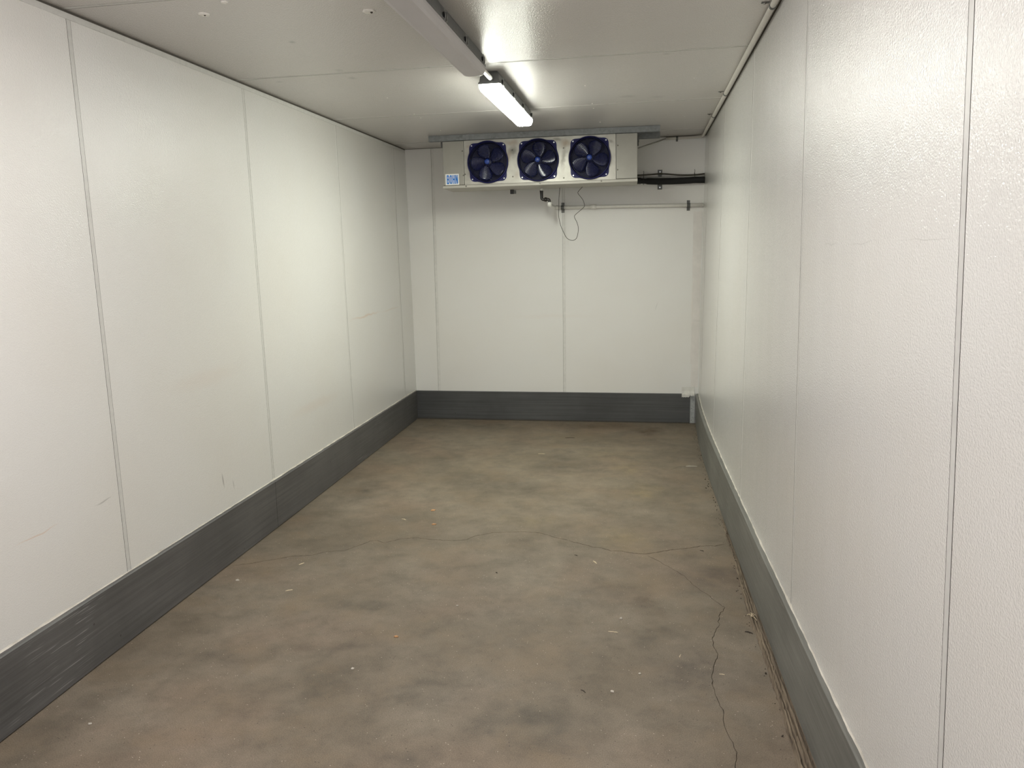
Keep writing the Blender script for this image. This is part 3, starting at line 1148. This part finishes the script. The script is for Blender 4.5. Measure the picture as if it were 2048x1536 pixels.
for xx, r0 in ((1.947, .034), (2.345, .034)):
    bm = bmesh.new()
    pts = [(xx + .001 * sin(3 * a), 6.664 + .031 * cos(a), 1.998 + .041 * sin(a)) for a in [2 * pi * i / 24 for i in range(25)]]
    add_tube(bm, pts, .0022, 6)
    add_tube(bm, [(xx, 6.652, 2.036), (xx + .002, 6.640, 2.052), (xx - .001, 6.636, 2.062)], .0018, 5)
    tag(obj('cable_tie', bm, M['black_fit']), 'black cable tie round the pipes ' + ('beside the cooling unit' if xx < 2.1 else 'near the right wall'), 'cable tie', 'cable ties on the pipes')
t = thing('pipe_bracket', 'dark metal bracket holding black pipe to the wall, tabs above and below', 'bracket', (2.077, YB, 1.995))
for za, zb in ((.036, .078), (-.076, -.034)):
    bm = bmesh.new()
    add_box(bm, (-.018, -.006, za), (.018, .0004, zb), 0, .001)
    add_box(bm, (-.018, -.012, za if za > 0 else zb - .006), (.018, -.005, za + .006 if za > 0 else zb), 0, .001)
    obj('bracket_tab', bm, M['bracket'], t)
bm = bmesh.new()
add_box(bm, (-.014, -.004, -.040), (.014, .0004, .040), 0, .001)
obj('bracket_plate', bm, M['bracket'], t)
for zz in (.062, -.060):
    bm = bmesh.new()
    bmesh.ops.create_cone(bm, cap_ends=True, segments=10, radius1=.0065, radius2=.0055, depth=.005, matrix=Matrix.Translation((0, -.0065, zz)) @ Matrix.Rotation(pi / 2, 4, 'X'))
    obj('screw', bm, M['bright_screw'], t)

# drain line
t = thing('drain_pipe', 'white plastic drain pipe below the cooling unit with black trap', 'pipe', (0, 0, 0))
bm = bmesh.new()
add_tube(bm, [(1.169, 6.30, 1.926), (1.169, 6.30, 1.905)], .0115, 12)
obj('pan_outlet', bm, M['pvc_white'], t)
bm = bmesh.new()
add_tube(bm, smooth_pts([(1.169, 6.30, 1.906), (1.169, 6.30, 1.895), (1.170, 6.30, 1.862), (1.171, 6.30, 1.848), (1.179, 6.30, 1.840), (1.192, 6.30, 1.838), (1.212, 6.30, 1.840), (1.223, 6.30, 1.838), (1.229, 6.30, 1.831), (1.230, 6.30, 1.812)], 5),
         [.0150 - .0038 * min(1, i / 9) for i in range(46)], 14)
add_tube(bm, [(1.190, 6.30, 1.839), (1.192, 6.30, 1.839), (1.209, 6.30, 1.839), (1.211, 6.30, 1.839)], [.013, .0165, .0165, .013], 8)
obj('trap', bm, M['black_fit'], t)['label'] = 'black plastic trap fitting'
bm = bmesh.new()
add_tube(bm, smooth_pts([(1.230, 6.30, 1.817), (1.230, 6.30, 1.803), (1.230, 6.315, 1.797), (1.230, 6.35, 1.797), (1.229, 6.66, 1.797)], 6),
         [.0165 if i < 13 else .0135 for i in range(25)], 14)
obj('elbow', bm, M['pvc_white'], t)
bm = bmesh.new()
add_tube(bm, smooth_pts([(1.229, 6.655, 1.797), (1.229, 6.672, 1.797), (1.24, 6.680, 1.797), (1.26, 6.680, 1.7965)], 6), .0170, 14)
add_tube(bm, [(1.258, 6.680, 1.7965), (1.60, 6.680, 1.795), (2.0, 6.680, 1.792), (2.4225, 6.680, 1.789)], .0135, 14)
obj('pipe_run', bm, M['pvc'], t)
bm = bmesh.new()
add_tube(bm, [(1.524, 6.680, 1.7955), (1.5245, 6.680, 1.7955), (1.569, 6.680, 1.7953), (1.5695, 6.680, 1.7953)], [.0145, .0188, .0188, .0145], 14)
obj('coupling', bm, M['pvc'], t)
for xx, zz, lab in ((1.2935, 1.7950, 'galvanised strap on white drain pipe beside the hanging wire'), (2.3045, 1.7880, 'galvanised strap on white drain pipe near the right wall')):
    t = thing('pipe_strap', lab, 'strap', (xx, YB, zz), (0, 0, 0), 'pipe straps on the back wall')
    bm = bmesh.new()
    prof = [(.0006, .041), (-.0022, .041)]
    outer = [(-.0022, .0185)] + [(-.035 - .0170 * cos(a), .0170 * sin(a)) for a in [radians(80 - 160 * i / 10) for i in range(11)]] + [(-.0022, -.0185), (-.0022, -.041)]
    inner = [(.0006, -.041), (.0006, -.0168)] + [(-.035 - .0152 * cos(a), .0152 * sin(a)) for a in [radians(-80 + 160 * i / 10) for i in range(11)]] + [(.0006, .0168)]
    poly = prof + outer + inner
    add_prism(bm, poly, lambda p: (-.0125, p[0], p[1]), lambda p: (.0125, p[0], p[1]))
    obj('strap_band', bm, M['bracket'], t)
    for s in (-1, 1):
        bm = bmesh.new()
        bmesh.ops.create_cone(bm, cap_ends=True, segments=8, radius1=.0055, radius2=.004, depth=.004, matrix=Matrix.Translation((0, -.0042, s * .031)) @ Matrix.Rotation(pi / 2, 4, 'X'))
        obj('screw', bm, M['screw'], t)

# dangling wire
W = [(1.305, 1.9305), (1.298, 1.855), (1.296, 1.779), (1.295, 1.714), (1.309, 1.645), (1.332, 1.59), (1.355, 1.547), (1.383, 1.528), (1.41, 1.525), (1.434, 1.542), (1.446, 1.584), (1.448, 1.623), (1.438, 1.661), (1.419, 1.70), (1.423, 1.719), (1.454, 1.745), (1.489, 1.774), (1.497, 1.793), (1.485, 1.831), (1.462, 1.862), (1.447, 1.882), (1.449, 1.897), (1.482, 1.9315)]
bm = bmesh.new()
add_tube(bm, smooth_pts([(a, 6.36 + .004 * sin(i), b2) for i, (a, b2) in enumerate(W)], 6), .0021, 8)
tag(obj('wire', bm, M['wire']), 'thin dark wire hanging in a loop under the cooling unit', 'wire')

# conduit in the corner of ceiling and right wall
def cz(y, x=2.404):
    return zc(x, y) - .0125
t = thing('conduit', 'white conduit along the ceiling corner above the right wall', 'conduit')
pts = [(2.404, y, cz(y)) for y in (-.5, .8, 1.6, 2.4, 3.2, 4.0, 4.8, 5.6, 6.3, 6.56)]
pts += [(2.403, 6.62, cz(6.6)), (2.397, 6.66, cz(6.6)), (2.375, 6.690, cz(6.6)), (2.34, 6.699, zc(2.34, 6.7) - .013), (2.28, 6.700, zc(2.3, 6.7) - .014), (2.2, 6.700, zc(2.2, 6.7) - .015), (2.12, 6.700, zc(2.12, 6.7) - .016)]
bm = bmesh.new()
add_tube(bm, pts, .0112, 14)
obj('conduit_pipe', bm, M['conduit'], t)
bm = bmesh.new()
add_tube(bm, smooth_pts([(2.125, 6.700, zc(2.12, 6.7) - .016), (2.10, 6.694, 2.306), (2.06, 6.64, 2.286), (1.98, 6.48, 2.243), (1.9065, 6.35, 2.205)], 6), .0055, 10)
obj('flexible_tail', bm, M['greypipe'], t)
for yy, lab in ((3.15, 'strap hooked on the corner conduit, nearest of the three along the right wall'), (4.86, 'strap on the corner conduit, middle one along the right wall'), (5.66, 'strap with tab on the corner conduit nearest the back wall')):
    s = thing('conduit_strap', lab, 'strap', (2.404, yy, cz(yy)), (0, 0, 0), 'straps on the ceiling conduit')
    bm = bmesh.new()
    arc = [(.0130 * cos(a), 0, .0130 * sin(a)) for a in [radians(-190 + 205 * i / 14) for i in range(15)]]
    for a, b2 in zip(arc, arc[1:]):
        pass
    add_loft(bm, [[(p[0] * .89, -.008, p[2] * .89), (p[0] * 1.06, -.008, p[2] * 1.06), (p[0] * 1.06, .008, p[2] * 1.06), (p[0] * .89, .008, p[2] * .89)] for p in arc])
    obj('strap_band', bm, M['bracket'], s)
    bm = bmesh.new()
    add_box(bm, (-.040, -.008, .0095), (-.0115, .008, .0115), 0, .0005)
    obj('tab', bm, M['bracket'], s)
    bm = bmesh.new()
    bmesh.ops.create_cone(bm, cap_ends=True, segments=8, radius1=.004, radius2=.005, depth=.004, matrix=Matrix.Translation((-.028, 0, .0075)))
    obj('screw', bm, M['screw'], s)
s = thing('conduit_strap', 'strap holding the conduit to the top of the back wall', 'strap', (2.206, 6.700, zc(2.206, 6.7) - .015), (0, 0, 0), 'straps on the ceiling conduit')
bm = bmesh.new()
arc = [(0, .0130 * cos(a), .0130 * sin(a)) for a in [radians(85 + 190 * i / 14) for i in range(15)]]
add_loft(bm, [[(-.008, p[1] * .89, p[2] * .89), (-.008, p[1] * 1.06, p[2] * 1.06), (.008, p[1] * 1.06, p[2] * 1.06), (.008, p[1] * .89, p[2] * .89)] for p in arc])
obj('strap_band', bm, M['bracket'], s)
bm = bmesh.new()
add_box(bm, (-.008, .0115, -.025), (.008, .0135, -.012), 0, .0005)
obj('tab', bm, M['bracket'], s)

# metal angle and torn tape at the end of the back board
t = thing('corner_plate', 'galvanised corner plate at the right end of the back kick board', 'plate', (0, 0, 0))
bm = bmesh.new()
edge = [(2.349, .006), (2.384, .006), (2.388, .05), (2.386, .10), (2.389, .15), (2.387, .20), (2.387, .247), (2.349, .247)]
add_prism(bm, edge, lambda p: (p[0], 6.6925, p[1]), lambda p: (p[0], 6.6945, p[1]))
obj('plate_sheet', bm, M['angle'], t)
for xx, zz in ((2.356, .228), (2.360, .03), (2.368, .055), (2.362, .13)):
    bm = bmesh.new()
    bmesh.ops.create_cone(bm, cap_ends=True, segments=8, radius1=.0028, radius2=.0028, depth=.001, matrix=Matrix.Translation((xx, 6.692, zz)) @ Matrix.Rotation(pi / 2, 4, 'X'))
    obj('screw_hole', bm, M['hole'], t)
bm = bmesh.new()
rnd = random.Random(4)
n = 16
front, lipr, lowr = [], [], []
for i in range(n + 1):
    x = 2.279 + (2.383 - 2.279) * i / n
    top = .307 + .004 * i / n
    low = .224 + rnd.uniform(-.003, .006) + (.012 if i > 9 else 0)
    j = lambda k: rnd.uniform(-k, k)
    front.append([bm.verts.new((x, 6.7128 + j(.0006), top)), bm.verts.new((x, 6.7118 + j(.0012), .275)), bm.verts.new((x, 6.708 + j(.001), .2575)),
                  bm.verts.new((x, 6.692 + j(.001), .2555)), bm.verts.new((x, 6.6895 + j(.001), .249)), bm.verts.new((x, 6.690 + j(.0012), low))])
for a, b2 in zip(front, front[1:]):
    for k in range(5):
        bm.faces.new((a[k], b2[k], b2[k + 1], a[k + 1]))
ex = bmesh.ops.extrude_face_region(bm, geom=bm.faces[:])
bmesh.ops.translate(bm, verts=[g for g in ex['geom'] if isinstance(g, bmesh.types.BMVert)], vec=(0, -.0008, 0))
tag(obj('tape_strip', bm, M['tape']), 'torn white tape over the top of the back kick board corner', 'tape')

# ------------------------------------------------------------------ small things on the ceiling
def dome(R, h, seed, n=16):
    rnd = random.Random(seed)
    bm = bmesh.new()
    w = [1 + rnd.uniform(-.14, .14) for _ in range(n)]
    lp = []
    for f, z in ((1, 0), (.93, -.5), (.65, -.9), (.2, -1)):
        lp.append([(R * f * w[i] * cos(2 * pi * i / n), R * f * w[i] * sin(2 * pi * i / n), z * h) for i in range(n)])
    add_loft(bm, lp, True, True, 0, True)
    return bm


for (x, y, R), lab, pit in (((.417, 2.785, .021), 'white sealed plug in the ceiling at upper left, the larger one with dark pinhole', (.004, -.004, .0035)),
                            ((.984, 2.897, .025), 'chipped white sealed plug in the ceiling just left of the unlit light', (.012, -.004, .005)),
                            ((.555, 2.671, .012), 'tiny white sealed plug at the very top edge of the picture', None)):
    t = tag(obj('ceiling_plug', dome(R, .006, int(x * 100)), M['seal'], None, (x, y, zc(x, y) + .0004)), lab, 'plug', 'sealed plugs in the ceiling')
    if pit:
        bm = bmesh.new()
        bmesh.ops.create_icosphere(bm, subdivisions=2, radius=pit[2])
        obj('pinhole', bm, M['hole'], t, (pit[0], pit[1], -.0055))
for x, y, r, lab in ((.538, 4.475, .0055, 'white sealant dot on the left half of the ceiling, beside the lit light'),
                     (.529, 5.04, .005, 'white sealant dot on the left ceiling just before the far seam'),
                     (.529, 5.191, .005, 'white sealant dot on the left ceiling just past the far seam'),
                     (.515, 5.763, .004, 'white sealant dot above the left end of the front rail'),
                     (1.635, 3.903, .004, 'white sealant dot right of the gap between the two lights'),
                     (1.639, 4.46, .0055, 'white sealant dot right of the lit light, level with its middle'),
                     (1.642, 5.018, .005, 'white sealant dot right of the lit light, before the far seam'),
                     (1.639, 5.188, .005, 'white sealant dot right of the lit light, past the far seam'),
                     (1.648, 5.762, .0055, 'white sealant dot on the ceiling above the right-hand fan'),
                     (2.204, 4.433, .005, 'white sealant dot near the right wall conduit, middle of the ceiling panel'),
                     (2.217, 5.712, .005, 'white sealant dot near the right end of the front rail')):
    tag(obj('sealant_dot', dome(r * .75, r * .5, int(y * 100), 10), M['seal'], None, (x, y, zc(x, y) + .0003)), lab, 'sealant dot', 'sealant dots on the ceiling')

# ------------------------------------------------------------------ litter on the floor
def sliver(L, w, h, seed, curve=.0):
    """a small splinter of straw or wood"""
    rnd = random.Random(seed)
    bm = bmesh.new()
    lp = []
    for i in range(7):
        u = i / 6
        k = (.45 + .55 * sin(pi * min(1, max(0, .12 + u * .8)))) * (1 + rnd.uniform(-.2, .2))
        x = (u - .5) * L
        yb = curve * L * sin(pi * u) + rnd.uniform(-.0006, .0006)
        lp.append([(x, yb - w * k / 2, .0004), (x, yb + w * k / 2, .0004), (x, yb + w * k * .3, h * k), (x, yb - w * k * .3, h * k)])
    add_loft(bm, lp)
    return bm


def flake(R, h, seed):
    rnd = random.Random(seed)
    bm = bmesh.new()
    n = 9
    rr = [R * rnd.uniform(.55, 1.25) for _ in range(n)]
    P = lambda k, z, j: [(rr[i] * k * cos(2 * pi * i / n), rr[i] * k * .7 * sin(2 * pi * i / n), z + rnd.uniform(0, j)) for i in range(n)]
    add_loft(bm, [P(.9, .0004, 0), P(1, h * .5, h * .4), P(.6, h, h * .5)])
    return bm


LIT = [
    ('straw_bit', 'straw', (.372, 3.384), .030, .0055, 60, 'short pale straw bit on the floor just below the left end of the crack', 'straw'),
    ('straw_bit', 'straw', (.444, 3.09), .030, .0055, 35, 'pale straw bit on the left floor, second one below the crack', 'straw'),
    ('straw_bit', 'straw', (1.746, 3.57), .034, .006, -60, 'pale straw bit on the right floor just below the crack', 'straw'),
    ('straw_bit', 'straw', (1.856, 2.884), .036, .004, -5, 'thin pale straw lying level on the right foreground floor', 'straw'),
    ('straw_bit', 'straw', (.67, 4.06), .034, .006, -30, 'tan straw bit left of the two wood chips beyond the crack', 'straw'),
    ('straw_bit', 'straw', (1.241, 5.565), .05, .005, 5, 'faint straw bit on the far floor below the middle fan', 'straw'),
    ('straw_bit', 'straw', (2.237, 2.62), .018, .004, -5, 'small pale straw bit right of the long crack near the right kick board', 'straw'),
    ('straw_bit', 'straw', (2.101, 2.731), .022, .003, 75, 'thin straw bit left of the long crack in the foreground', 'straw'),
    ('wood_chip', 'chip', (.789, 4.229), .016, .004, 0, 'orange-tan wood chip beyond the crack, the farther of two', 'wood chip'),
    ('wood_chip', 'chip', (.856, 3.999), .015, .004, 0, 'orange-tan wood chip beyond the crack, the nearer of two', 'wood chip'),
    ('wood_chip', 'chip', (1.041, 2.738), .009, .004, 0, 'small orange chip alone in the middle of the foreground floor', 'wood chip'),
    ('pebble', 'pebble', (1.883, 2.998), .0065, .005, 0, 'white pebble on the right floor above the level straw', 'pebble'),
    ('pebble', 'pebble', (1.958, 2.587), .006, .003, 0, 'small white flake left of the dark patch near the right crack', 'pebble'),
    ('pebble', 'pebble', (1.869, 2.459), .008, .004, 0, 'larger white flake in the right foreground beside a dark splinter', 'pebble'),
    ('pebble', 'pebble', (.959, 2.488), .008, .003, 0, 'white flake on the foreground floor left of centre', 'pebble'),
    ('pebble', 'pebble', (.163, 3.164), .009, .004, 0, 'pale crumb on the floor beside the left kick board', 'pebble'),
    ('pebble', 'pebble', (1.211, 3.032), .006, .003, 0, 'pale crumb in the middle of the floor below the crack', 'pebble'),
    ('pebble', 'pebble', (.257, 2.053), .006, .004, 0, 'white crumb at the lower left of the floor', 'pebble'),
    ('twig', 'twig', (1.774, 2.45), .024, .004, -45, 'dark splinter in the right foreground left of the white flake', 'twig'),
    ('twig', 'twig', (2.366, 2.943), .030, .007, -25, 'black curled twig beside the right kick board', 'twig'),
    ('twig', 'twig', (2.393, 3.294), .040, .003, 3, 'thin dark twig touching the right kick board', 'twig'),
    ('twig', 'twig', (1.651, 3.646), .020, .004, -30, 'dark splinter just below the crack, left of the straw bit', 'twig'),
    ('twig', 'twig', (2.249, 3.777), .020, .005, -30, 'dark splinter under the right end of the crack', 'twig'),
    ('twig', 'twig', (1.31, 3.391), .013, .006, -50, 'small dark crumb in the middle of the floor below the crack', 'twig'),
    ('twig', 'twig', (1.40, 6.084), .075, .006, 5, 'dark thin stick on the floor near the back kick board', 'twig'),
    ('straw_bit', 'pebble', (2.287, 5.33), .075, .008, 5, 'white papery scrap in the short crack near the far right corner', 'scrap'),
]
for i, (nm, mt, (x, y), L, w, ang, lab, cat) in enumerate(LIT):
    if nm in ('straw_bit', 'twig'):
        b_ = sliver(L, w, w * .5, i, .12 if nm == 'twig' else .03)
    else:
        b_ = flake(L, w, i)
    o = obj(nm, b_, M[mt], None, (x, y, .0002))
    o.rotation_euler = (0, 0, radians(ang))
    tag(o, lab, cat, {'straw_bit': 'straw bits on the floor', 'wood_chip': 'wood chips on the floor', 'pebble': 'pale crumbs on the floor', 'twig': 'dark twigs on the floor'}[nm])
# straw tuft against the right board
bm = bmesh.new()
rnd = random.Random(9)
for k in range(6):
    a = radians(rnd.uniform(-60, 200))
    L = rnd.uniform(.02, .038)
    pts = [(0 + rnd.uniform(-.004, .004), 0, .006), (.5 * L * cos(a), .5 * L * sin(a), .009 + rnd.uniform(0, .006)), (L * cos(a), L * sin(a), .002)]
    add_tube(bm, smooth_pts(pts, 3), .0012, 5)
o = obj('straw_tuft', bm, M['straw'], None, (2.392, 3.064, .004))
tag(o, 'small tuft of dry straw caught against the right kick board', 'straw')
# dirt crumbs along the foot of the right board and far corner
bm = bmesh.new()
rnd = random.Random(21)
for k in range(200):
    y = rnd.uniform(1.9, 6.6)
    off = abs(rnd.gauss(0, .014)) + .001
    x = kick_r(y) - (interp(y, ewy, eww) if y < 4.25 else .002) * (1 if rnd.random() < .6 else .2) - off
    r = rnd.uniform(.0006, .0022) if rnd.random() < .93 else .0035
    mtx = Matrix.Translation((x, y, r * .6)) @ Euler((rnd.uniform(0, 3), rnd.uniform(0, 3), 0)).to_matrix().to_4x4() @ Matrix.Diagonal((1.5, 1, .7, 1))
    bmesh.ops.create_icosphere(bm, subdivisions=1, radius=r, matrix=mtx)
tag(obj('dirt_crumbs', bm, M['twig']), 'dark dirt crumbs scattered along the foot of the right kick board', 'dirt', None, 'stuff')

# ------------------------------------------------------------------ daylight through the open front, camera
W = bpy.data.worlds.new('overcast_outside')
SC.world = W
W.use_nodes = True
bg = W.node_tree.nodes.get('Background') or W.node_tree.nodes.new('ShaderNodeBackground')
bg.inputs['Color'].default_value = (.985, .97, .985, 1)
bg.inputs['Strength'].default_value = 1.7

cam = bpy.data.cameras.new('camera')
co = bpy.data.objects.new('camera', cam)
COL.objects.link(co)
cam.sensor_fit = 'HORIZONTAL'
cam.sensor_width = 36
cam.lens = 36 * 1597.825 / 2048
cam.clip_start = .05
yaw, pitch, roll = -.1648, -.1635, -.0168
fw = Vector((sin(yaw) * cos(pitch), cos(yaw) * cos(pitch), sin(pitch)))
rt = Vector((cos(yaw), -sin(yaw), 0))
up = rt.cross(fw)
r2 = rt * cos(roll) + up * sin(roll)
u2 = -rt * sin(roll) + up * cos(roll)
co.matrix_world = Matrix(((r2.x, u2.x, -fw.x, 1.9598), (r2.y, u2.y, -fw.y, 0), (r2.z, u2.z, -fw.z, 1.441), (0, 0, 0, 1)))
SC.camera = co

SC.view_settings.view_transform = 'Standard'
SC.view_settings.look = 'None'
SC.view_settings.gamma = 1
SC.view_settings.use_curve_mapping = False
SC.view_settings.exposure = 0.12
SC.cycles.max_bounces = 6
SC.cycles.caustics_reflective = False
